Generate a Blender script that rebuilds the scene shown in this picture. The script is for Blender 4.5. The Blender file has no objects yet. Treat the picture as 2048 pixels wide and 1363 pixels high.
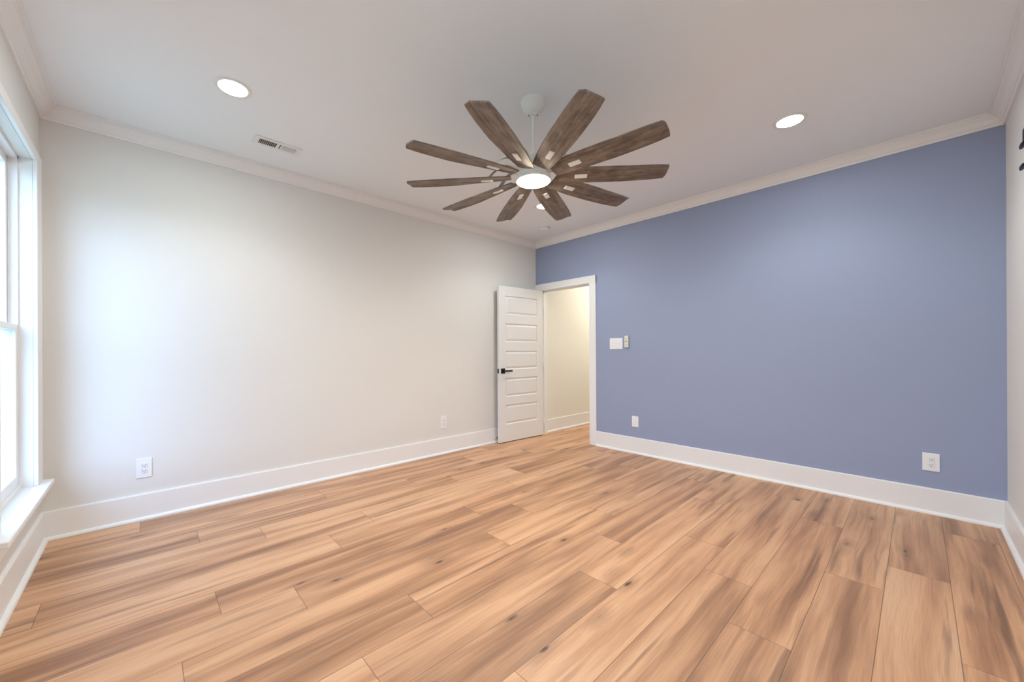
import bpy, bmesh, math, random
from mathutils import Vector, Matrix
random.seed(7)
C = bpy.context.scene.collection
PI = math.pi
# ------------------------------------------------------------------ room numbers (metres)
L, W, H = 4.678, 4.103, 2.74          # depth (y from -L to 0), width (x from 0 to W), height
# ------------------------------------------------------------------ camera
cd = bpy.data.cameras.new('camera'); cam = bpy.data.objects.new('camera', cd); C.objects.link(cam)
yaw, pitch, roll = -0.833407, 0.000145, -0.004567
fw = Vector((math.sin(yaw)*math.cos(pitch), math.cos(yaw)*math.cos(pitch), math.sin(pitch)))
rt = Vector((math.cos(yaw), -math.sin(yaw), 0)); up = rt.cross(fw)
X = rt*math.cos(roll) + up*math.sin(roll); Y = -rt*math.sin(roll) + up*math.cos(roll); Z = -fw
M = Matrix((X, Y, Z)).transposed().to_4x4(); M.translation = Vector((3.7104, -4.1988, 1.1793))
cam.matrix_world = M
cd.sensor_fit = 'HORIZONTAL'; cd.sensor_width = 36; cd.lens = 770.82/2048*36
cd.shift_x = 36.7/2048; cd.shift_y = 21.19/2048; cd.clip_start = 0.02
bpy.context.scene.camera = cam
# ------------------------------------------------------------------ view and world
sc = bpy.context.scene
sc.view_settings.view_transform = 'Standard'; sc.view_settings.look = 'None'
sc.view_settings.gamma = 1; sc.view_settings.use_curve_mapping = False
sc.view_settings.exposure = 0.18
SKY = 4.0; LOBE = 3.3; GROUND = 1.0; CAN = 148.0; SPOT = 23.0; FAN = 235.0; HALL = 145.0
w = bpy.data.worlds.new('world'); sc.world = w; w.use_nodes = True
nt = w.node_tree; bg = nt.nodes['Background']
tc = nt.nodes.new('ShaderNodeTexCoord'); sp = nt.nodes.new('ShaderNodeSeparateXYZ'); cr = nt.nodes.new('ShaderNodeValToRGB')
mr = nt.nodes.new('ShaderNodeMapRange'); mr.inputs[1].default_value = -1; mr.inputs[2].default_value = 1
nt.links.new(tc.outputs['Generated'], sp.inputs[0]); nt.links.new(sp.outputs[2], mr.inputs[0]); nt.links.new(mr.outputs[0], cr.inputs[0])
e = cr.color_ramp.elements
GC = Vector((.22, .42, .52))*GROUND                                 # sunlit ground below the horizon
e[0].position = 0.0; e[0].color = (*GC, 1)
e[1].position = 1.0; e[1].color = (.58, .92, 1.60, 1)
for q, c in ((.485, (*(GC*.9), 1)), (.515, (.75, 1.05, 1.62, 1))):
    k = cr.color_ramp.elements.new(q); k.color = c
dv = nt.nodes.new('ShaderNodeVectorMath'); dv.operation = 'DOT_PRODUCT'; dv.inputs[1].default_value = Vector((.76, -.42, .50)).normalized()   # brighter side of the sky
nt.links.new(tc.outputs['Generated'], dv.inputs[0])
ms = [nt.nodes.new('ShaderNodeMath') for _ in range(4)]
for m_, op, v_ in zip(ms, ('MAXIMUM', 'POWER', 'MULTIPLY', 'ADD'), (0., 8., LOBE, SKY)): m_.operation = op; m_.inputs[1].default_value = v_
nt.links.new(dv.outputs['Value'], ms[0].inputs[0])
for a_, b_ in zip(ms, ms[1:]): nt.links.new(a_.outputs[0], b_.inputs[0])
nt.links.new(cr.outputs[0], bg.inputs[0]); nt.links.new(ms[3].outputs[0], bg.inputs[1])
WIN = [(0.235, 1.035), (3.07, 3.87)]; WZ0, WZ1 = 0.405, 2.312   # window openings; the second is added out of view for daylight
for a, b in WIN:                                                   # portals only steer the sampling of the sky
    ld = bpy.data.lights.new('window_portal', 'AREA'); ld.shape = 'RECTANGLE'; ld.size = b-a; ld.size_y = WZ1-WZ0
    ld.cycles.is_portal = True
    lo = bpy.data.objects.new('window_portal', ld); C.objects.link(lo)
    lo.location = ((a+b)/2, -L-.16, (WZ0+WZ1)/2); lo.rotation_euler = (PI/2, 0, 0)
    lo.rotation_euler = Vector((0, -1, 0)).to_track_quat('Z', 'Y').to_euler()
# ------------------------------------------------------------------ materials
def mat(name, col, rough=.5, metal=0., spec=.5, bump=None, emit=None):
    m = bpy.data.materials.new(name); m.use_nodes = True; n = m.node_tree; b = n.nodes['Principled BSDF']
    b.inputs['Base Color'].default_value = (*col, 1); b.inputs['Roughness'].default_value = rough
    b.inputs['Metallic'].default_value = metal; b.inputs['Specular IOR Level'].default_value = spec
    if emit: b.inputs['Emission Color'].default_value = (*emit[0], 1); b.inputs['Emission Strength'].default_value = emit[1]
    if bump:
        t = n.nodes.new('ShaderNodeTexCoord'); z = n.nodes.new('ShaderNodeTexNoise'); z.inputs['Scale'].default_value = bump[0]; z.inputs['Detail'].default_value = 4
        u = n.nodes.new('ShaderNodeBump'); u.inputs['Strength'].default_value = bump[1]; u.inputs['Distance'].default_value = .001
        n.links.new(t.outputs['Object'], z.inputs['Vector']); n.links.new(z.outputs[0], u.inputs['Height']); n.links.new(u.outputs[0], b.inputs['Normal'])
    return m
M_white = mat('white_wall_paint', (.775, .755, .72), .62, spec=.3, bump=(160, .25))
M_hallw = mat('cream_hall_paint', (.82, .80, .72), .6, spec=.3, bump=(160, .25))
M_blue = mat('blue_wall_paint', (.318, .368, .520), .55, spec=.35, bump=(160, .25))
M_ceil = mat('ceiling_paint', (.86, .885, .905), .8, spec=.2, bump=(200, .3))
M_trim = mat('white_trim_paint', (.86, .85, .84), .38)
M_door = mat('white_door_paint', (.80, .785, .765), .40)
M_plastic = mat('white_plastic', (.87, .87, .88), .35)
M_remote = mat('ivory_plastic', (.80, .79, .70), .4)
M_dark = mat('dark_slot', (.03, .03, .035), .6)
M_black = mat('matte_black_metal', (.012, .011, .010), .38, metal=.4)
M_grey = mat('grey_plastic', (.45, .44, .40), .5)
M_fanw = mat('fan_white_enamel', (.82, .80, .76), .4)
M_duct = mat('dark_duct', (.035, .04, .04), .8)
M_can = mat('downlight_glow', (1, 1, 1), .5, emit=((.93, .985, .975), CAN))
M_fanl = mat('fan_light_glow', (1, 1, 1), .5, emit=((1.0, .86, .64), FAN))
M_hall = mat('hall_light_glow', (1, 1, 1), .5, emit=((1.0, .93, .82), HALL))
def glass():
    m = bpy.data.materials.new('window_glass'); m.use_nodes = True; n = m.node_tree; n.nodes.clear()
    o = n.nodes.new('ShaderNodeOutputMaterial'); t = n.nodes.new('ShaderNodeBsdfTransparent'); g = n.nodes.new('ShaderNodeBsdfGlossy')
    t.inputs[0].default_value = (.95, .98, .98, 1); g.inputs['Roughness'].default_value = .02
    f = n.nodes.new('ShaderNodeFresnel'); f.inputs[0].default_value = 1.45; x = n.nodes.new('ShaderNodeMixShader')
    ge = n.nodes.new('ShaderNodeNewGeometry'); mu = n.nodes.new('ShaderNodeMath'); mu.operation = 'MULTIPLY_ADD'   # reflect on the entering face only
    n.links.new(ge.outputs['Backfacing'], mu.inputs[0]); mu.inputs[1].default_value = -1; mu.inputs[2].default_value = 1
    m2 = n.nodes.new('ShaderNodeMath'); m2.operation = 'MULTIPLY'; n.links.new(mu.outputs[0], m2.inputs[0]); n.links.new(f.outputs[0], m2.inputs[1])
    n.links.new(m2.outputs[0], x.inputs[0]); n.links.new(t.outputs[0], x.inputs[1]); n.links.new(g.outputs[0], x.inputs[2]); n.links.new(x.outputs[0], o.inputs[0])
    return m
M_glass = glass()
class NT:                                                            # short helper for node graphs
    def __init__(s, name):
        s.m = bpy.data.materials.new(name); s.m.use_nodes = True; s.n = s.m.node_tree; s.b = s.n.nodes['Principled BSDF']
    def new(s, t, **k):
        d = s.n.nodes.new('ShaderNode'+t)
        for a, v in k.items(): setattr(d, a, v)
        return d
    def put(s, sock, v):
        if isinstance(v, bpy.types.NodeSocket): s.n.links.new(v, sock)
        else: sock.default_value = v
    def math(s, op, a, b=0., c=0., clamp=False):
        d = s.new('Math', operation=op, use_clamp=clamp); s.put(d.inputs[0], a); s.put(d.inputs[1], b); s.put(d.inputs[2], c); return d.outputs[0]
    def vec(s, x, y, z):
        d = s.new('CombineXYZ'); s.put(d.inputs[0], x); s.put(d.inputs[1], y); s.put(d.inputs[2], z); return d.outputs[0]
    def noise(s, v, scale=1., detail=3., rough=.5, dist=0.):
        d = s.new('TexNoise'); s.put(d.inputs['Vector'], v); d.inputs['Scale'].default_value = scale; d.inputs['Detail'].default_value = detail
        d.inputs['Roughness'].default_value = rough; d.inputs['Distortion'].default_value = dist; return d.outputs[0]
    def ramp(s, f, pts, interp='LINEAR'):
        d = s.new('ValToRGB'); s.put(d.inputs[0], f); r = d.color_ramp; r.interpolation = interp
        while len(r.elements) < len(pts): r.elements.new(.5)
        for el, (q, c) in zip(r.elements, pts):
            el.position = q; el.color = c if len(c) == 4 else (*c, 1)
        return d.outputs[0]
    def mix(s, f, a, b, mode='MIX'):
        d = s.new('Mix', data_type='RGBA', blend_type=mode); s.put(d.inputs[0], f)
        for so, v in ((d.inputs[6], a), (d.inputs[7], b)):
            if isinstance(v, tuple) and len(v) == 3: v = (*v, 1)
            s.put(so, v)
        return d.outputs[2]
def g(v): return (v, v, v)
def floor_mat():
    t = NT('oak_plank_floor')
    uv = t.new('UVMap'); uv.uv_map = 'plank'; s = t.new('SeparateXYZ'); t.put(s.inputs[0], uv.outputs[0]); U, V = s.outputs[0], s.outputs[1]   # metres along / across
    at = t.new('Attribute'); at.attribute_name = 'rnd'; r = t.new('SeparateXYZ'); t.put(r.inputs[0], at.outputs['Vector']); R1, R2, R3 = r.outputs
    o1 = t.math('MULTIPLY', R1, 37.); o2 = t.math('MULTIPLY', R2, 53.)
    # wandering of the grain
    wv = t.noise(t.vec(t.math('ADD', t.math('MULTIPLY', U, 1.3), o1), t.math('MULTIPLY', V, 3.), o2), 1., 2.)
    Vw = t.math('ADD', V, t.math('MULTIPLY', t.math('SUBTRACT', wv, .5), .055))
    broad = t.noise(t.vec(t.math('ADD', t.math('MULTIPLY', U, .8), o1), t.math('MULTIPLY', Vw, 11.), o2), 1., 3., .5)
    mid = t.noise(t.vec(t.math('ADD', t.math('MULTIPLY', U, 1.1), o2), t.math('MULTIPLY', Vw, 60.), o1), 1., 5., .65)
    fine = t.noise(t.vec(t.math('ADD', t.math('MULTIPLY', U, 7.), o1), t.math('MULTIPLY', Vw, 330.), o2), 1., 3., .6)
    tone = t.math('ADD', t.math('MULTIPLY', broad, .79), t.math('MULTIPLY', mid, .21))
    tone = t.math('ADD', tone, t.math('MULTIPLY', t.math('SUBTRACT', R3, .5), .15))
    col = t.ramp(tone, [(.30, (.28, .135, .070)), (.40, (.42, .215, .113)), (.48, (.56, .300, .163)), (.58, (.68, .385, .215)), (.70, (.73, .45, .27))])
    # dark mineral streaks
    st = t.noise(t.vec(t.math('ADD', t.math('MULTIPLY', U, .95), o2), t.math('MULTIPLY', Vw, 22.), t.math('ADD', o1, 9.)), 1., 3., .5)
    pm = t.noise(t.vec(t.math('ADD', t.math('MULTIPLY', U, 1.1), o2), t.math('MULTIPLY', V, 5.), t.math('ADD', o1, 21.)), 1., 2.)      # streaks gather in patches
    col = t.mix(t.math('MULTIPLY', t.ramp(pm, [(.40, g(.15)), (.58, g(1.))]), t.ramp(st, [(.56, g(0.)), (.62, g(.40)), (.72, g(.85))])), col, (.19, .095, .055))
    # knots: stretched cells, only some of them filled
    vo = t.new('TexVoronoi', feature='F1'); t.put(vo.inputs['Vector'], t.vec(t.math('ADD', t.math('MULTIPLY', U, 2.6), o1), t.math('ADD', t.math('MULTIPLY', Vw, 7.2), o2), R3)); vo.inputs['Scale'].default_value = 1.; vo.inputs['Randomness'].default_value = 1.
    sel = t.new('SeparateXYZ'); t.put(sel.inputs[0], vo.outputs['Color'])
    pick = t.math('GREATER_THAN', sel.outputs[0], .42)
    dn = t.noise(t.vec(t.math('MULTIPLY', U, 30.), t.math('MULTIPLY', V, 60.), o1), 1., 2.)
    kd = t.math('ADD', vo.outputs['Distance'], t.math('MULTIPLY', t.math('SUBTRACT', dn, .5), .10))
    core = t.math('MULTIPLY', t.ramp(kd, [(.03, g(1.)), (.10, g(0.))]), pick)
    halo = t.math('MULTIPLY', t.ramp(kd, [(.06, g(.55)), (.34, g(0.))]), pick)
    col = t.mix(halo, col, (.25, .135, .078)); col = t.mix(core, col, (.075, .04, .024))
    col = t.mix(.55, col, t.ramp(fine, [(.30, g(.72)), (.62, g(1.08))]), 'MULTIPLY')
    col = t.mix(t.math('MULTIPLY', R2, .12), col, (.46, .31, .205))
    # bevelled seams (distance to the plank's own edge, in metres)
    ed = t.new('UVMap'); ed.uv_map = 'edge'; es = t.new('SeparateXYZ'); t.put(es.inputs[0], ed.outputs[0])
    EU = t.math('MINIMUM', U, t.math('SUBTRACT', es.outputs[0], U)); EV = t.math('MINIMUM', V, t.math('SUBTRACT', es.outputs[1], V))
    ee = t.math('MINIMUM', EU, EV); sm = t.ramp(t.math('MULTIPLY', ee, 100.), [(.06, g(1.)), (.20, g(0.))])
    col = t.mix(t.math('MULTIPLY', sm, .75), col, (.10, .055, .032))
    t.put(t.b.inputs['Base Color'], col)
    t.put(t.b.inputs['Roughness'], t.math('ADD', t.math('MULTIPLY', fine, .12), .35)); t.b.inputs['Specular IOR Level'].default_value = .45
    hgt = t.math('SUBTRACT', t.math('MULTIPLY', fine, .25), sm)
    bu = t.new('Bump'); bu.inputs['Strength'].default_value = .25; bu.inputs['Distance'].default_value = .0012; t.put(bu.inputs['Height'], hgt); t.put(t.b.inputs['Normal'], bu.outputs[0])
    return t.m
M_floor = floor_mat()
def blade_mat():
    t = NT('weathered_oak_blade')
    tc = t.new('TexCoord'); oi = t.new('ObjectInfo'); s = t.new('SeparateXYZ'); t.put(s.inputs[0], tc.outputs['Object'])
    o = t.math('MULTIPLY', oi.outputs['Random'], 40.)
    a = t.noise(t.vec(t.math('ADD', t.math('MULTIPLY', s.outputs[0], 5.), o), t.math('MULTIPLY', s.outputs[1], 70.), o), 1., 5., .65)
    b = t.noise(t.vec(t.math('ADD', t.math('MULTIPLY', s.outputs[0], 11.), o), t.math('MULTIPLY', s.outputs[1], 16.), o), 1., 4., .6, .6)
    f = t.math('ADD', t.math('MULTIPLY', a, .55), t.math('MULTIPLY', b, .45))
    c = t.ramp(f, [(.34, (.075, .050, .036)), (.47, (.150, .112, .086)), (.58, (.235, .188, .150)), (.72, (.34, .285, .235))])
    t.put(t.b.inputs['Base Color'], c); t.b.inputs['Roughness'].default_value = .5
    return t.m
M_blade = blade_mat()
# ------------------------------------------------------------------ mesh helpers
def obj(name, bm, m, parent=None, smooth=False, kind=None, label=None, cat=None, group=None, loc=None):
    bmesh.ops.recalc_face_normals(bm, faces=bm.faces)
    me = bpy.data.meshes.new(name); bm.to_mesh(me); bm.free()
    for mm in (m if isinstance(m, (list, tuple)) else [m]): me.materials.append(mm)
    if smooth:
        for p in me.polygons: p.use_smooth = True
        try: me.set_sharp_from_angle(angle=math.radians(35))
        except Exception: pass
    o = bpy.data.objects.new(name, me); C.objects.link(o)
    if parent: o.parent = parent
    if loc: o.location = loc
    if kind: o['kind'] = kind
    if label: o['label'] = label
    if cat: o['category'] = cat
    if group: o['group'] = group
    return o
def empty(name, loc, label=None, cat=None, rz=0, kind=None, group=None, parent=None):
    o = bpy.data.objects.new(name, None); C.objects.link(o); o.empty_display_size = .1; o.location = loc; o.rotation_euler = (0, 0, rz)
    if label: o['label'] = label
    if cat: o['category'] = cat
    if kind: o['kind'] = kind
    if group: o['group'] = group
    if parent: o.parent = parent
    return o
def box(bm, x0, x1, y0, y1, z0, z1, bev=0, seg=2, mi=0):
    r = bmesh.ops.create_cube(bm, size=1)
    for v in r['verts']:
        v.co = Vector(((x0+x1)/2+v.co.x*(x1-x0), (y0+y1)/2+v.co.y*(y1-y0), (z0+z1)/2+v.co.z*(z1-z0)))
    fs = list({f for v in r['verts'] for f in v.link_faces})
    for f in fs: f.material_index = mi
    if bev:
        es = list({e for v in r['verts'] for e in v.link_edges})
        rr = bmesh.ops.bevel(bm, geom=es, offset=bev, segments=seg, profile=.5, affect='EDGES')
        for f in rr['faces']: f.material_index = mi
def bx(*a, **k): bm = bmesh.new(); box(bm, *a, **k); return bm
def lathe(bm, prof, n=48, axis='Z', o=(0, 0, 0)):
    rings = []; o = Vector(o)
    for r, z in prof:
        if r < 1e-6: rings.append([bm.verts.new(o+Vector((0, 0, z)))])
        else: rings.append([bm.verts.new(o+Vector((r*math.cos(2*PI*i/n), r*math.sin(2*PI*i/n), z))) for i in range(n)])
    for a, b in zip(rings, rings[1:]):
        for i in range(n):
            j = (i+1) % n
            if len(a) == 1 and len(b) == 1: continue
            if len(a) == 1: bm.faces.new((a[0], b[i], b[j]))
            elif len(b) == 1: bm.faces.new((a[i], b[0], a[j]))
            else: bm.faces.new((a[i], b[i], b[j], a[j]))
    return bm
def sweep(bm, pts, prof, closed=True):
    """profile list of (side, up) swept along pts; side is horizontal"""
    rings = []
    for i, p in enumerate(pts):
        a = pts[max(i-1, 0)]; b = pts[min(i+1, len(pts)-1)]; d = (Vector(b)-Vector(a)).normalized()
        side = Vector((0, 0, 1)).cross(d)
        side = side.normalized() if side.length > 1e-4 else Vector((0, 1, 0)); u = d.cross(side).normalized()
        rings.append([bm.verts.new(Vector(p)+side*s+u*t) for s, t in prof])
    n = len(prof)
    for a, b in zip(rings, rings[1:]):
        for i in range(n): j = (i+1) % n; bm.faces.new((a[i], a[j], b[j], b[i]))
    bm.faces.new(rings[0]); bm.faces.new(rings[-1][::-1])
def molding(A, B, nrm, prof, ma=1, mb=1):
    """profile (d from wall, z) run from A to B; ends mitred inward when ma/mb = 1"""
    bm = bmesh.new(); A, B, n = Vector(A), Vector(B), Vector(nrm); d = (B-A).normalized()
    ra = [bm.verts.new(A+n*q+d*q*ma+Vector((0, 0, z))) for q, z in prof]
    rb = [bm.verts.new(B+n*q-d*q*mb+Vector((0, 0, z))) for q, z in prof]
    k = len(prof)
    for i in range(k): j = (i+1) % k; bm.faces.new((ra[i], ra[j], rb[j], rb[i]))
    bm.faces.new(ra); bm.faces.new(rb[::-1]); return bm
def plane_holes(bm, axis, c, thick, a0, a1, z0, z1, holes):
    """wall slab in a vertical plane as boxes around rectangular holes (a0, a1, z0, z1)"""
    cuts = sorted({a0, a1, *[h[0] for h in holes], *[h[1] for h in holes]})
    for s, t in zip(cuts, cuts[1:]):
        hs = [h for h in holes if h[0] <= s+1e-6 and h[1] >= t-1e-6]
        zs = [(z0, z1)] if not hs else [(z0, hs[0][2]), (hs[0][3], z1)]
        for p, q in zs:
            if q-p < 1e-4: continue
            lo, hi = min(c, c+thick), max(c, c+thick)
            if axis == 'x': box(bm, lo, hi, s, t, p, q)
            else: box(bm, s, t, lo, hi, p, q)
# ------------------------------------------------------------------ floor (real plank layout)
PW, PL = .2225, 1.5465
first = {0: -4.22, 1: -3.10, 2: -3.942, 3: -3.623, 4: -4.56, 5: -3.317, 6: -3.942, 7: -3.643, 8: -2.548, 9: -1.705, 10: -2.03, 11: -2.468,
         12: -3.188, 13: -1.956, 14: -2.32, 15: -1.516, 16: -1.19, 17: -.378, 18: -1.35, -1: -2.2}
bm = bmesh.new(); uvl = bm.loops.layers.uv.new('plank'); edl = bm.loops.layers.uv.new('edge'); rl = bm.faces.layers.float_vector.new('rnd')
Y0, Y1 = -L-.02, 2.75
for k in range(-1, 19):
    xa, xb = .035+PW*k, .035+PW*(k+1)
    y = first[k]
    while y > Y0: y -= PL
    while y < Y1:
        ya, yb = y, y+PL; ca, cb = max(ya, Y0), min(yb, Y1); sa, sb = max(xa, -.02), min(xb, W+.02)
        if cb > ca and sb > sa:
            vs = [bm.verts.new((px, py, 0)) for px, py in ((sa, ca), (sb, ca), (sb, cb), (sa, cb))]
            f = bm.faces.new(vs); rnd = Vector((random.random(), random.random(), random.random())); f[rl] = rnd
            for lp in f.loops:
                lp[uvl].uv = (lp.vert.co.y-ya, lp.vert.co.x-xa); lp[edl].uv = (PL, PW)
        y += PL
fl = obj('floor', bm, M_floor, kind='structure', label='light brown wood plank floor with dark grain running toward the doorway', cat='floor')
bpy.context.view_layer.update()
# ------------------------------------------------------------------ shell
T = .12
def S(name, bm, m, label, cat, **k): return obj(name, bm, m, kind='structure', label=label, cat=cat, **k)
S('ceiling', bx(-.15, W+.15, -L-.3, 2.9, H, H+.1), M_ceil, 'flat white painted ceiling over the whole room', 'ceiling')
S('wall_left', bx(-T, 0, -L-.0, 0.0, -.05, H), M_white, 'warm white painted wall between the window and the open door', 'wall')
DX0, DX1, DZ = .105, .915, 2.035                                     # doorway
bm = bmesh.new(); plane_holes(bm, 'y', 0, T, -T, W, -.05, H, [(DX0-.018, DX1+.018, -.05, DZ+.018)])
S('wall_back', bm, M_blue, 'slate blue accent wall with a doorway at its left end', 'wall')
S('wall_right', bx(W, W+T, -L, T, -.05, H), M_white, 'white wall at the right edge of the picture', 'wall')
bm = bmesh.new(); plane_holes(bm, 'y', -L, -.18, -T, W+T, -.05, H, [(a, b, WZ0, WZ1) for a, b in WIN])
S('wall_front', bm, M_white, 'white window wall at the left edge of the picture', 'wall')
# hallway behind the doorway
HX = .058; HY = 2.6; HW = 1.5
S('wall_hall_left', bx(HX-T, HX, T, HY, -.05, H), M_hallw, 'cream hallway wall seen through the doorway', 'wall')
S('wall_hall_end', bx(HX-T, HW+T, HY, HY+T, -.05, H), M_hallw, 'cream wall closing the far end of the hallway', 'wall')
S('wall_hall_right', bx(HW, HW+T, T, HY, -.05, H), M_hallw, 'cream hallway wall on the side hidden by the blue wall', 'wall')
# ------------------------------------------------------------------ baseboards, crown
base = [(0, 0), (.033, 0), (.033, .006), (.030, .014), (.024, .020), (.0145, .0225), (.0145, .176), (.012, .183), (0, .183)]
crown = [(0, H), (0, H-.083), (.011, H-.083), (.014, H-.075), (.014, H-.068), (.022, H-.064), (.030, H-.054), (.040, H-.040), (.052, H-.029),
         (.060, H-.023), (.064, H-.016), (.072, H-.016), (.074, H-.008), (.080, H-.006), (.080, H)]
S('baseboard_left', molding((0, -L, 0), (0, -.019, 0), (1, 0, 0), base, 1, 0), M_trim, 'tall white baseboard under the white wall', 'baseboard')
S('baseboard_back', molding((1.004, 0, 0), (W, 0, 0), (0, -1, 0), base, 0, 1), M_trim, 'tall white baseboard under the blue wall', 'baseboard')
S('baseboard_right', molding((W, 0, 0), (W, -L, 0), (-1, 0, 0), base), M_trim, 'white baseboard under the right wall', 'baseboard')
S('baseboard_front', molding((W, -L, 0), (0, -L, 0), (0, 1, 0), base), M_trim, 'white baseboard below the window', 'baseboard')
S('baseboard_hall', molding((HX, T+.0, 0), (HX, HY, 0), (1, 0, 0), base, 0, 1), M_trim, 'white baseboard of the hallway wall beyond the door', 'baseboard')
S('trim_1', molding((0, -L, 0), (0, 0, 0), (1, 0, 0), crown), M_trim, 'white crown molding above the white wall', 'crown molding')
S('trim_2', molding((0, 0, 0), (W, 0, 0), (0, -1, 0), crown), M_trim, 'white crown molding above the blue wall', 'crown molding')
S('trim_3', molding((W, 0, 0), (W, -L, 0), (-1, 0, 0), crown), M_trim, 'white crown molding above the right wall', 'crown molding')
S('trim_4', molding((W, -L, 0), (0, -L, 0), (0, 1, 0), crown), M_trim, 'white crown molding above the window wall', 'crown molding')
# door casing and jamb
bm = bmesh.new(); c = .019
box(bm, DX1-.005+.0, 1.004, -c, 0, 0, DZ+.097, bev=.003)
box(bm, .002, DX0+.003, -c, 0, 0, DZ+.097, bev=.003)
box(bm, .002, 1.004, -c-.0015, 0, DZ-.003+.008, DZ+.098, bev=.003)
S('trim_5', bm, M_trim, 'flat white casing around the doorway in the blue wall', 'door casing')
bm = bmesh.new()
for a, b in ((DX0-.018, DX0), (DX1, DX1+.018)): box(bm, a, b, -.001, T+.001, 0, DZ+.018)
box(bm, DX0-.018, DX1+.018, -.001, T+.001, DZ, DZ+.018)
box(bm, DX0, DX0+.011, .040, .075, 0, DZ); box(bm, DX1-.011, DX1, .040, .075, 0, DZ); box(bm, DX0, DX1, .040, .075, DZ-.011, DZ)
S('trim_6', bm, M_trim, 'white jamb with stop strip lining the doorway', 'door jamb')
# ------------------------------------------------------------------ the door leaf, opened against the white wall
DA = math.radians(3.0)                                                 # past square
door = empty('door_1', (DX0+.017, -.026, 0), 'white five-panel door standing open against the white wall', 'door', kind='structure', rz=-PI/2-DA)
# local: X along leaf from hinge, Y toward the room (face we see is +Y), Z up
LW, LT, LZ0, LZ1 = .812, .035, .012, 2.028
def door_leaf():
    bm = bmesh.new(); st = .112
    rows = [(1.660, 1.905), (1.305, 1.545), (.948, 1.190), (.592, .835), (.235, .488)]
    xs = [.004, st, LW-st+.004, LW]; zs = [LZ0]
    for a, b in reversed(rows): zs += [a, b]
    zs.append(LZ1)
    for yy, sg in ((LT, 1), (0, -1)):
        grid = {}
        def P(x, y, z): return bm.verts.new((x, y, z))
        for i in range(3):
            for j in range(len(zs)-1):
                x0, x1, z0, z1 = xs[i], xs[i+1], zs[j], zs[j+1]
                if i == 1 and j % 2 == 1:                           # raised panel: step in, slope out to a flat field
                    loops = [(0, 0), (.004, -.007), (.010, -.011), (.015, -.011), (.036, -.003), (.038, -.002)]
                    prev = None
                    for d, h in loops:
                        y = yy+sg*h; r = [P(x0+d, y, z0+d), P(x1-d, y, z0+d), P(x1-d, y, z1-d), P(x0+d, y, z1-d)]
                        if prev:
                            for q in range(4): bm.faces.new((prev[q], prev[(q+1) % 4], r[(q+1) % 4], r[q]))
                        prev = r
                    bm.faces.new(prev)
                else: bm.faces.new([P(x0, yy, z0), P(x1, yy, z0), P(x1, yy, z1), P(x0, yy, z1)])
    for a, b in (((xs[0], LZ0), (LW, LZ0)), ((LW, LZ0), (LW, LZ1)), ((LW, LZ1), (xs[0], LZ1)), ((xs[0], LZ1), (xs[0], LZ0))):
        bm.faces.new([bm.verts.new((a[0], 0, a[1])), bm.verts.new((b[0], 0, b[1])), bm.verts.new((b[0], LT, b[1])), bm.verts.new((a[0], LT, a[1]))])
    bmesh.ops.remove_doubles(bm, verts=bm.verts, dist=1e-5)
    return bm
# the leaf hangs so that its visible face is +Y (toward +x of the room)
leaf = obj('door_leaf', door_leaf(), M_door, door)
hx, hz = LW-.062, .930
bm = bmesh.new(); box(bm, hx-.032, hx+.032, LT, LT+.009, hz-.032, hz+.032, bev=.002)
hd = obj('door_handle', bm, M_black, door, label='matte black door lever with square plate')
bm = bmesh.new(); lathe(bm, [(0, 0), (.011, 0), (.011, .04), (0, .04)], 24)
bmesh.ops.rotate(bm, verts=bm.verts, cent=(0, 0, 0), matrix=Matrix.Rotation(-PI/2, 3, 'X')); bmesh.ops.translate(bm, verts=bm.verts, vec=(hx, LT+.008, hz))
box(bm, hx-.125, hx+.012, LT+.040, LT+.052, hz-.010, hz+.010, bev=.003)
obj('lever', bm, M_black, hd)
bm = bmesh.new(); box(bm, LW-.001, LW+.0015, .006, .029, hz-.029, hz+.029, bev=.0004); box(bm, LW, LW+.008, .012, .023, hz-.009, hz+.009, bev=.001)
obj('latch_plate', bm, M_black, door, label='black latch plate on the door edge')
for z in (.20, 1.02, 1.83):
    bm = bmesh.new(); lathe(bm, [(0, z-.045), (.0055, z-.045), (.0055, z+.045), (0, z+.045)], 16, o=(-.004, LT+.004, 0)); box(bm, -.003, .004, .004, LT-.002, z-.045, z+.045)
    obj('hinge', bm, M_trim, door)
# door stop on the baseboard behind the door
ds = empty('door_stop', (.0145, -.815, .066), 'small rod door stop with black tip on the baseboard behind the open door', 'door stop')
bm = bmesh.new(); lathe(bm, [(0, 0), (.012, 0), (.012, .005), (.005, .007), (.005, .030), (0, .030)], 20); bmesh.ops.rotate(bm, verts=bm.verts, cent=(0, 0, 0), matrix=Matrix.Rotation(PI/2, 3, 'Y'))
obj('rod', bm, M_trim, ds, smooth=True)
bm = bmesh.new(); lathe(bm, [(0, .028), (.009, .028), (.010, .032), (.009, .040), (.006, .043), (0, .043)], 20); bmesh.ops.rotate(bm, verts=bm.verts, cent=(0, 0, 0), matrix=Matrix.Rotation(PI/2, 3, 'Y'))
obj('rubber_tip', bm, M_black, ds, smooth=True, label='black rubber tip')
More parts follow.
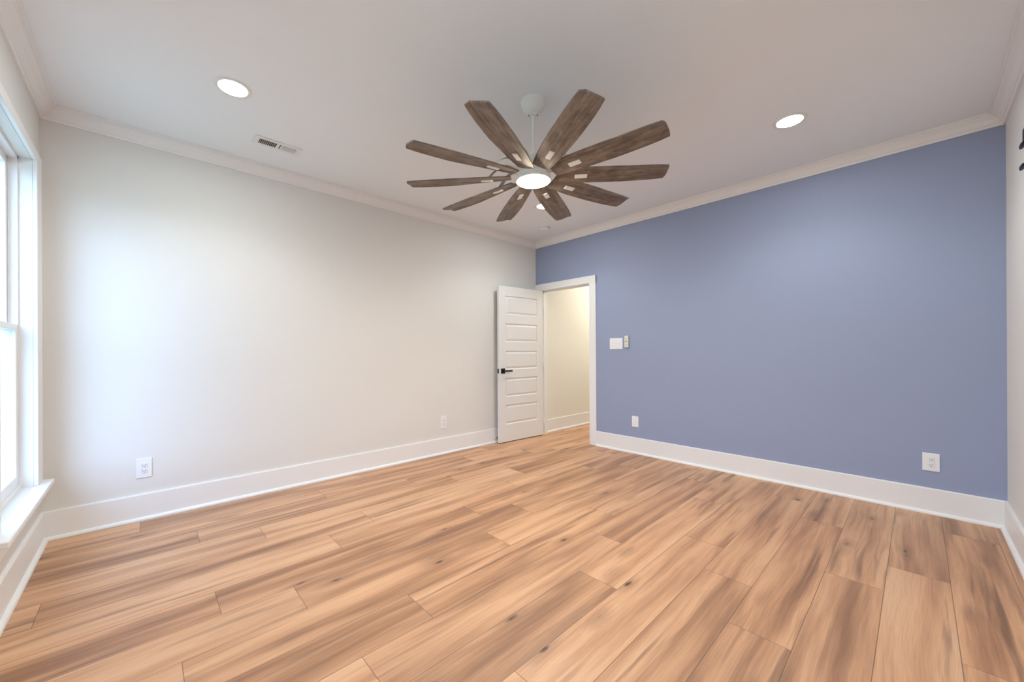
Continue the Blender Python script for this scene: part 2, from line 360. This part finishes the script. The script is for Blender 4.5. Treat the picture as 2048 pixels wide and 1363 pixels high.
# ------------------------------------------------------------------ windows
def window(i, a, b, lab):
    w = empty('window_%d' % i, ((a+b)/2, -L, WZ0), lab, 'window', kind='structure'); A, B = -(b-a)/2, (b-a)/2; Hh = WZ1-WZ0
    yo = -.14
    bm = bmesh.new()                                                # jamb extension + frame with tracks
    t = .0
    for s in (-1, 1):
        x = A if s < 0 else B
        box(bm, min(x, x-s*.0), max(x, x-s*.0)+.0001, -.052, .001, 0, Hh)
        box(bm, min(x, x-s*.014), max(x, x-s*.014), yo, -.052, 0, Hh)
        box(bm, min(x, x-s*.024), max(x, x-s*.024), -.087, -.083, 0, Hh)
    box(bm, A, B, yo, -.052, Hh-.016, Hh); box(bm, A, B, yo, -.045, 0, .020)
    obj('window_frame', bm, M_trim, w)
    bm = bmesh.new()
    cw = .125; ch = .058
    box(bm, A-cw-.012, A-.001, 0, .020, -.0, Hh+ch, bev=.003); box(bm, B+.001, B+cw+.012, 0, .020, -.0, Hh+ch, bev=.003); box(bm, A-cw-.012, B+cw+.012, 0, .0205, Hh+.001, Hh+ch, bev=.003)
    obj('casing', bm, M_trim, w)
    bm = bmesh.new(); box(bm, A-cw-.022, B+cw+.022, -.0, .066, -.030, 0, bev=.006, seg=3); box(bm, A+.001, B-.001, -.052, .01, -.030, -.0005)
    obj('window_sill', bm, M_trim, w)
    obj('apron', bx(A-cw, B+cw, 0, .018, -.125, -.030, bev=.003), M_trim, w)
    mid = 1.330-WZ0
    for nm, z0, z1, y0, y1 in (('lower_sash', .020, mid+.018, -.082, -.054), ('upper_sash', mid-.018, Hh-.016, -.117, -.088)):
        bm = bmesh.new(); s = .040; x0, x1 = A+.015, B-.015
        box(bm, x0, x0+s, y0, y1, z0, z1, bev=.003); box(bm, x1-s, x1, y0, y1, z0, z1, bev=.003)
        rb, rtp = (.06, .034) if nm[0] == 'l' else (.034, .045)
        box(bm, x0+s-.002, x1-s+.002, y0+.001, y1-.001, z0, z0+rb, bev=.003); box(bm, x0+s-.002, x1-s+.002, y0+.001, y1-.001, z1-rtp, z1, bev=.003)
        so = obj('sash', bm, M_trim, w)
        obj('pane', bx(x0+s-.004, x1-s+.004, (y0+y1)/2-.002, (y0+y1)/2+.002, z0+rb-.004, z1-rtp+.004), M_glass, so)
    return w
window(1, *WIN[0], 'white double-hung window with deep sill at the left edge of the picture')
window(2, *WIN[1], 'added white double-hung window beside the camera, unseen, to help light the room')  # assumed window, added out of view to let in more daylight
# ------------------------------------------------------------------ wall plates.  local: X right, Z up, Y out of the wall (local +Y into the room)
def plate_bm(wd, ht, t=.006):
    bm = bmesh.new(); box(bm, -wd/2, wd/2, 0, t, -ht/2, ht/2, bev=.0025, seg=3); return bm
def outlet(name, loc, rz, lab, wd=.084, ht=.128, duplex=True, screws=True, m=M_plastic):
    t = empty(name, loc, lab, 'outlet', rz=rz, group='duplex outlets along the walls' if duplex else None)
    obj('cover_plate', plate_bm(wd, ht), m, t)
    if duplex:
        for s in (-1, 1):
            bm = bmesh.new(); box(bm, -.0165, .0165, .005, .0085, s*.0195-.0140, s*.0195+.0140, bev=.004, seg=3)
            r = obj('receptacle', bm, m, t)
            bm = bmesh.new(); zc = s*.0195
            box(bm, -.0078, -.0052, .0080, .0088, zc-.002, zc+.0075); box(bm, .0052, .0078, .0080, .0088, zc-.001, zc+.0065)
            lathe(bm, [(0, .0080), (.0030, .0080), (.0030, .0088), (0, .0088)], 16)
            vs = [v for v in bm.verts if abs(v.co.z-.008) < .0012 and abs(v.co.x) < .0035 and abs(v.co.y) < .0035]
            for v in vs: v.co = Vector((v.co.x, v.co.z, v.co.y+zc-.0075))
            obj('slots', bm, M_dark, r, label='dark outlet slots')
    else:
        obj('insert', bx(-.0165, .0165, .005, .0075, -.033, .033, bev=.0015), m, t)
    return t
outlet('wall_outlet', (0, -4.199, .363), -PI/2, 'duplex outlet on the white wall near the window', .084, .136)
outlet('wall_outlet', (0, -1.624, .362), -PI/2, 'duplex outlet on the white wall near the open door', .084, .142)
outlet('wall_outlet', (3.771, 0, .370), PI, 'duplex outlet on the blue wall close to its right corner', .084, .128)
o = outlet('blank_wall_plate', (1.515, 0, .366), PI, 'plain white wall plate low on the blue wall below the switches', .080, .124, duplex=False); o['category'] = 'wall plate'
sw = empty('light_switch', (1.277, 0, 1.269), 'wide white triple toggle switch plate on the blue wall beside the doorway', 'light switch', rz=PI)
obj('cover_plate', plate_bm(.170, .132), M_plastic, sw)
for x in (-.046, 0, .046):
    bm = bmesh.new(); box(bm, x-.0055, x+.0055, .005, .007, -.0125, .0125, bev=.0008); r = None
    box(bm, x-.0042, x+.0042, .006, .016, -.001, .0085, bev=.0015)
    obj('toggle', bm, M_plastic, sw)
rc = empty('fan_remote', (1.418, 0, 1.289), 'small ivory fan remote in a wall cradle right of the light switches', 'remote control', rz=PI)
obj('cradle', bx(-.026, .026, 0, .009, -.070, .060, bev=.002), M_grey, rc, label='grey wall cradle')
obj('remote_body', bx(-.022, .022, .008, .027, -.066, .070, bev=.004, seg=3), M_remote, rc)
bm = bmesh.new(); lathe(bm, [(0, 0), (.012, 0), (.012, .002), (0, .002)], 24); bmesh.ops.rotate(bm, verts=bm.verts, cent=(0, 0, 0), matrix=Matrix.Rotation(-PI/2, 3, 'X')); bmesh.ops.translate(bm, verts=bm.verts, vec=(0, .0265, .002))
for zz in (.036, -.032, -.048): box(bm, -.008, .008, .0265, .0285, zz-.004, zz+.004, bev=.0015)
obj('buttons', bm, M_grey, rc, label='grey buttons')
# black bracket at the right frame edge
wb = empty('wall_bracket', (W, -.66, 2.30), 'black metal bracket high on the right wall cut by the picture edge', 'wall bracket', rz=PI/2)
obj('back_plate', bx(-.120, -.020, 0, .010, -.008, .060, bev=.002), M_black, wb)
# ------------------------------------------------------------------ ceiling things
def can(loc, lab):
    t = empty('recessed_light', loc, lab, 'ceiling light', group='recessed lights in the ceiling')
    bm = bmesh.new(); lathe(bm, [(.072, .0), (.074, -.004), (.090, -.005), (.094, -.003), (.095, 0)], 64)
    obj('trim_ring', bm, M_fanw, t, smooth=True)
    bm = bmesh.new(); lathe(bm, [(0, -.0035), (.060, -.0035), (.0725, -.002), (.0725, 0), (0, 0)], 64)
    obj('lens', bm, M_can, t, smooth=True, label='glowing white lens')
    ld = bpy.data.lights.new('downlight_beam', 'SPOT'); ld.energy = SPOT; ld.color = (.93, .98, .98); ld.spot_size = math.radians(138); ld.spot_blend = .55; ld.shadow_soft_size = .05
    lo = bpy.data.objects.new('downlight_beam', ld); C.objects.link(lo); lo.parent = t; lo.location = (0, 0, -.012)
can((1.000, -3.803, H), 'recessed ceiling light nearest the window at upper left')
can((3.128, -.936, H), 'recessed ceiling light in front of the blue wall at right')
can((1.012, -1.010, H), 'recessed ceiling light near the door corner, partly behind a fan blade')
can((3.128, -3.803, H), 'added recessed ceiling light above the camera, unseen, to help light the room')  # assumed fourth lamp, added out of view to brighten the room
sd = empty('smoke_detector', (.560, -.465, H), 'small round white smoke detector on the ceiling near the corner above the door', 'smoke detector')
bm = bmesh.new(); lathe(bm, [(0, 0), (.066, 0), (.066, -.010), (0, -.010)], 48); obj('base', bm, M_plastic, sd, smooth=True)
bm = bmesh.new(); lathe(bm, [(0, -.013), (.058, -.013), (.060, -.020), (.056, -.034), (.040, -.039), (0, -.040)], 48); lathe(bm, [(.050, -.009), (.050, -.014)], 48); obj('cover', bm, M_plastic, sd, smooth=True)
bm = bmesh.new(); lathe(bm, [(0, -.010), (.052, -.010), (.052, -.0135), (0, -.0135)], 48); obj('sensing_gap', bm, M_grey, sd, label='dark gap')
# supply vent
vx, vy = .468, -3.445
v = empty('ceiling_vent', (vx, vy, H), 'white rectangular supply vent with two banks of fins in the ceiling', 'vent')
bm = bmesh.new(); hw, hl = .066, .156; iw, il = .036, .122
for a in ((-hw, hw, -hl, -il), (-hw, hw, il, hl), (-hw, -iw, -il, il), (iw, hw, -il, il), (-iw, iw, -.010, .010)): box(bm, a[0], a[1], a[2], a[3], -.006, -.0005)
obj('frame', bm, M_fanw, v)
obj('duct', bx(-iw, iw, -il, il, -.0012, -.0002), M_duct, v, label='dark duct behind the fins')
for s in (-1, 1):
    n = 9
    for i in range(n):
        yc = s*(.016+(i+.5)*(il-.018)/n); bm = bmesh.new()
        a = math.radians(40)*(1 if s < 0 else -1); dy, dz = math.sin(a)*.0052, math.cos(a)*.0052
        th = .0006
        q = [(yc-dy-th, -.0063-dz), (yc-dy+th, -.0063-dz), (yc+dy+th, -.0063+dz), (yc+dy-th, -.0063+dz)]
        f0 = [bm.verts.new((-iw, y, z)) for y, z in q]; f1 = [bm.verts.new((iw, y, z)) for y, z in q]
        for k in range(4): bm.faces.new((f0[k], f0[(k+1) % 4], f1[(k+1) % 4], f1[k]))
        bm.faces.new(f0); bm.faces.new(f1[::-1])
        obj('fin', bm, M_fanw, v)
# hall ceiling light
hl_ = empty('hall_light', (.95, 1.55, H), 'hallway ceiling light beyond the doorway, above the picture', 'ceiling light')
bm = bmesh.new(); lathe(bm, [(0, -.045), (.08, -.040), (.12, -.020), (.125, -.006), (0, -.006)], 48); obj('glass_shade', bm, M_hall, hl_, smooth=True)
bm = bmesh.new(); lathe(bm, [(0, 0), (.135, 0), (.135, -.008), (0, -.008)], 48); obj('base_plate', bm, M_fanw, hl_)
# ------------------------------------------------------------------ ceiling fan
FX, FY = 2.098, -2.392; ZB = 2.265 + .005
fan = empty('ceiling_fan', (FX, FY, ZB), 'large ceiling fan with ten weathered grey-brown wooden blades and a lit centre lamp', 'ceiling fan')
hz = H-ZB
bm = bmesh.new(); lathe(bm, [(0, hz), (.078, hz), (.078, hz-.008), (.074, hz-.030), (.062, hz-.055), (.044, hz-.072), (.030, hz-.080), (.024, hz-.082), (.024, hz-.092), (0, hz-.092)], 48)
cn = obj('canopy', bm, M_fanw, fan, smooth=True)
for a in (-2.45, .8):
    bm = bmesh.new(); bmesh.ops.create_uvsphere(bm, u_segments=12, v_segments=8, radius=.006)
    obj('hanger_opening', bm, M_dark, cn, loc=(.0235*math.cos(a), .0235*math.sin(a), hz-.086), label='dark opening')
bm = bmesh.new(); lathe(bm, [(0, hz-.09), (.0095, hz-.09), (.0095, .165), (.020, .163), (.021, .128), (.028, .122), (.028, .118), (0, .118)], 32)
obj('downrod', bm, M_fanw, fan, smooth=True)
bm = bmesh.new(); lathe(bm, [(0, .125), (.030, .125), (.052, .118), (.088, .100), (.110, .078), (.112, .060), (.112, .030), (.104, .018), (.099, .010), (.099, -.010), (0, -.010)], 64)
obj('motor_housing', bm, M_fanw, fan, smooth=True)
bm = bmesh.new(); lathe(bm, [(.094, -.008), (.106, -.010), (.110, -.014), (.110, -.027), (.107, -.031), (.101, -.031), (.100, -.020), (.094, -.018)], 64)
lk = obj('light_ring', bm, M_fanw, fan, smooth=True)
bm = bmesh.new(); lathe(bm, [(0, -.041), (.060, -.040), (.088, -.037), (.0995, -.031), (.0995, -.022), (0, -.022)], 64)
obj('lamp_lens', bm, M_fanl, lk, smooth=True, label='glowing round lens')
R0, R1 = .140, .804; TAU = math.radians(15.5)
def hw_(s):                                                          # half width along the blade
    pts = [(0, .050), (.12, .060), (.3, .069), (.55, .0745), (.75, .0725), (.9, .068), (1, .0615)]
    for (a, p), (b, q) in zip(pts, pts[1:]):
        if a <= s <= b:
            k = (s-a)/(b-a); return p+(q-p)*k
def blade_bm():
    bm = bmesh.new(); NS = 28; ts = [-1, -.97, -.75, -.56, -.50, -.44, -.2, .1, .4, .7, .97, 1]
    top, bot = [], []
    for i in range(NS+1):
        s = i/NS; h = hw_(s); rt_, rb_ = [], []
        for t in ts:
            r = R0+(R1-R0)*s
            r += (-.010*max(0, (s-.9)/.1))*abs(t)**3 
            y = t*h; z = -math.tan(TAU)*y*1.0
            k = max(0, -t-.50); z -= k*h*.50*min(1, s*1.6)             # outer strip folded down: the ridge seen from below
            z -= .0045*(1-abs(t)**2)
            th = .0042 if abs(t) < .99 else .0022
            rt_.append(bm.verts.new((r, y, z+th))); rb_.append(bm.verts.new((r, y, z-th)))
        top.append(rt_); bot.append(rb_)
    n = len(ts)
    for i in range(NS):
        for j in range(n-1):
            bm.faces.new((top[i][j], top[i+1][j], top[i+1][j+1], top[i][j+1])); bm.faces.new((bot[i][j], bot[i][j+1], bot[i+1][j+1], bot[i+1][j]))
        for j in (0, n-1): bm.faces.new((top[i][j], bot[i][j], bot[i+1][j], top[i+1][j]))
    for i in (0, NS):
        for j in range(n-1): bm.faces.new((top[i][j], top[i][j+1], bot[i][j+1], bot[i][j]))
    return bm
def pad_bm():
    bm = bmesh.new(); box(bm, -.038, .038, -.021, .021, -.005, .005, bev=.0045, seg=3)
    for v_ in bm.verts:                                             # rounded ends
        if abs(v_.co.x) > .028: v_.co.y *= .74
    bmesh.ops.rotate(bm, verts=bm.verts, cent=(0, 0, 0), matrix=Matrix.Rotation(-TAU, 3, 'X'))
    bmesh.ops.translate(bm, verts=bm.verts, vec=(.292, 0, -.0105)); return bm
def arm_bm():
    bm = bmesh.new(); pts = []
    for i in range(15):
        k = i/14; x = .100+.190*k; z = .052+.038*math.sin(PI*min(1, k*1.25)*.62) if k < .55 else None
        pts.append((x, 0, z))
    out = []
    for i, (x, y, z) in enumerate(pts):
        k = i/14; out.append((x, 0, .045+.050*math.sin(PI*k)**.8*(1-.3*k)-.041*k**2))
    sweep(bm, out, [(-.016, -.005), (.016, -.005), (.016, .005), (-.016, .005)])
    return bm
proto = None
for i in range(10):
    a = -.5266+i*PI/5
    if proto is None:
        b0 = obj('blade', blade_bm(), M_blade, fan); p0 = obj('blade_cap', pad_bm(), M_fanw, b0, label='white screw cap'); a0 = obj('blade_arm', arm_bm(), M_fanw, fan, smooth=False)
        proto = (b0, p0, a0); b, c_, ar = proto
    else:
        b = proto[0].copy(); C.objects.link(b); b.parent = fan
        c_ = proto[1].copy(); C.objects.link(c_); c_.parent = b
        ar = proto[2].copy(); C.objects.link(ar); ar.parent = fan
    b.rotation_euler = (0, 0, a); ar.rotation_euler = (0, 0, a)
# bracket knobs
for z in (-.026, -.142):
    bm = bmesh.new(); bmesh.ops.create_uvsphere(bm, u_segments=24, v_segments=12, radius=1)
    for v_ in bm.verts: v_.co = Vector((-.045+v_.co.x*.060, .012+v_.co.y*.010, z+v_.co.z*.012))
    box(bm, -.055, -.035, 0, .012, z-.006, z+.006)
    obj('knob', bm, M_black, wb, smooth=True)
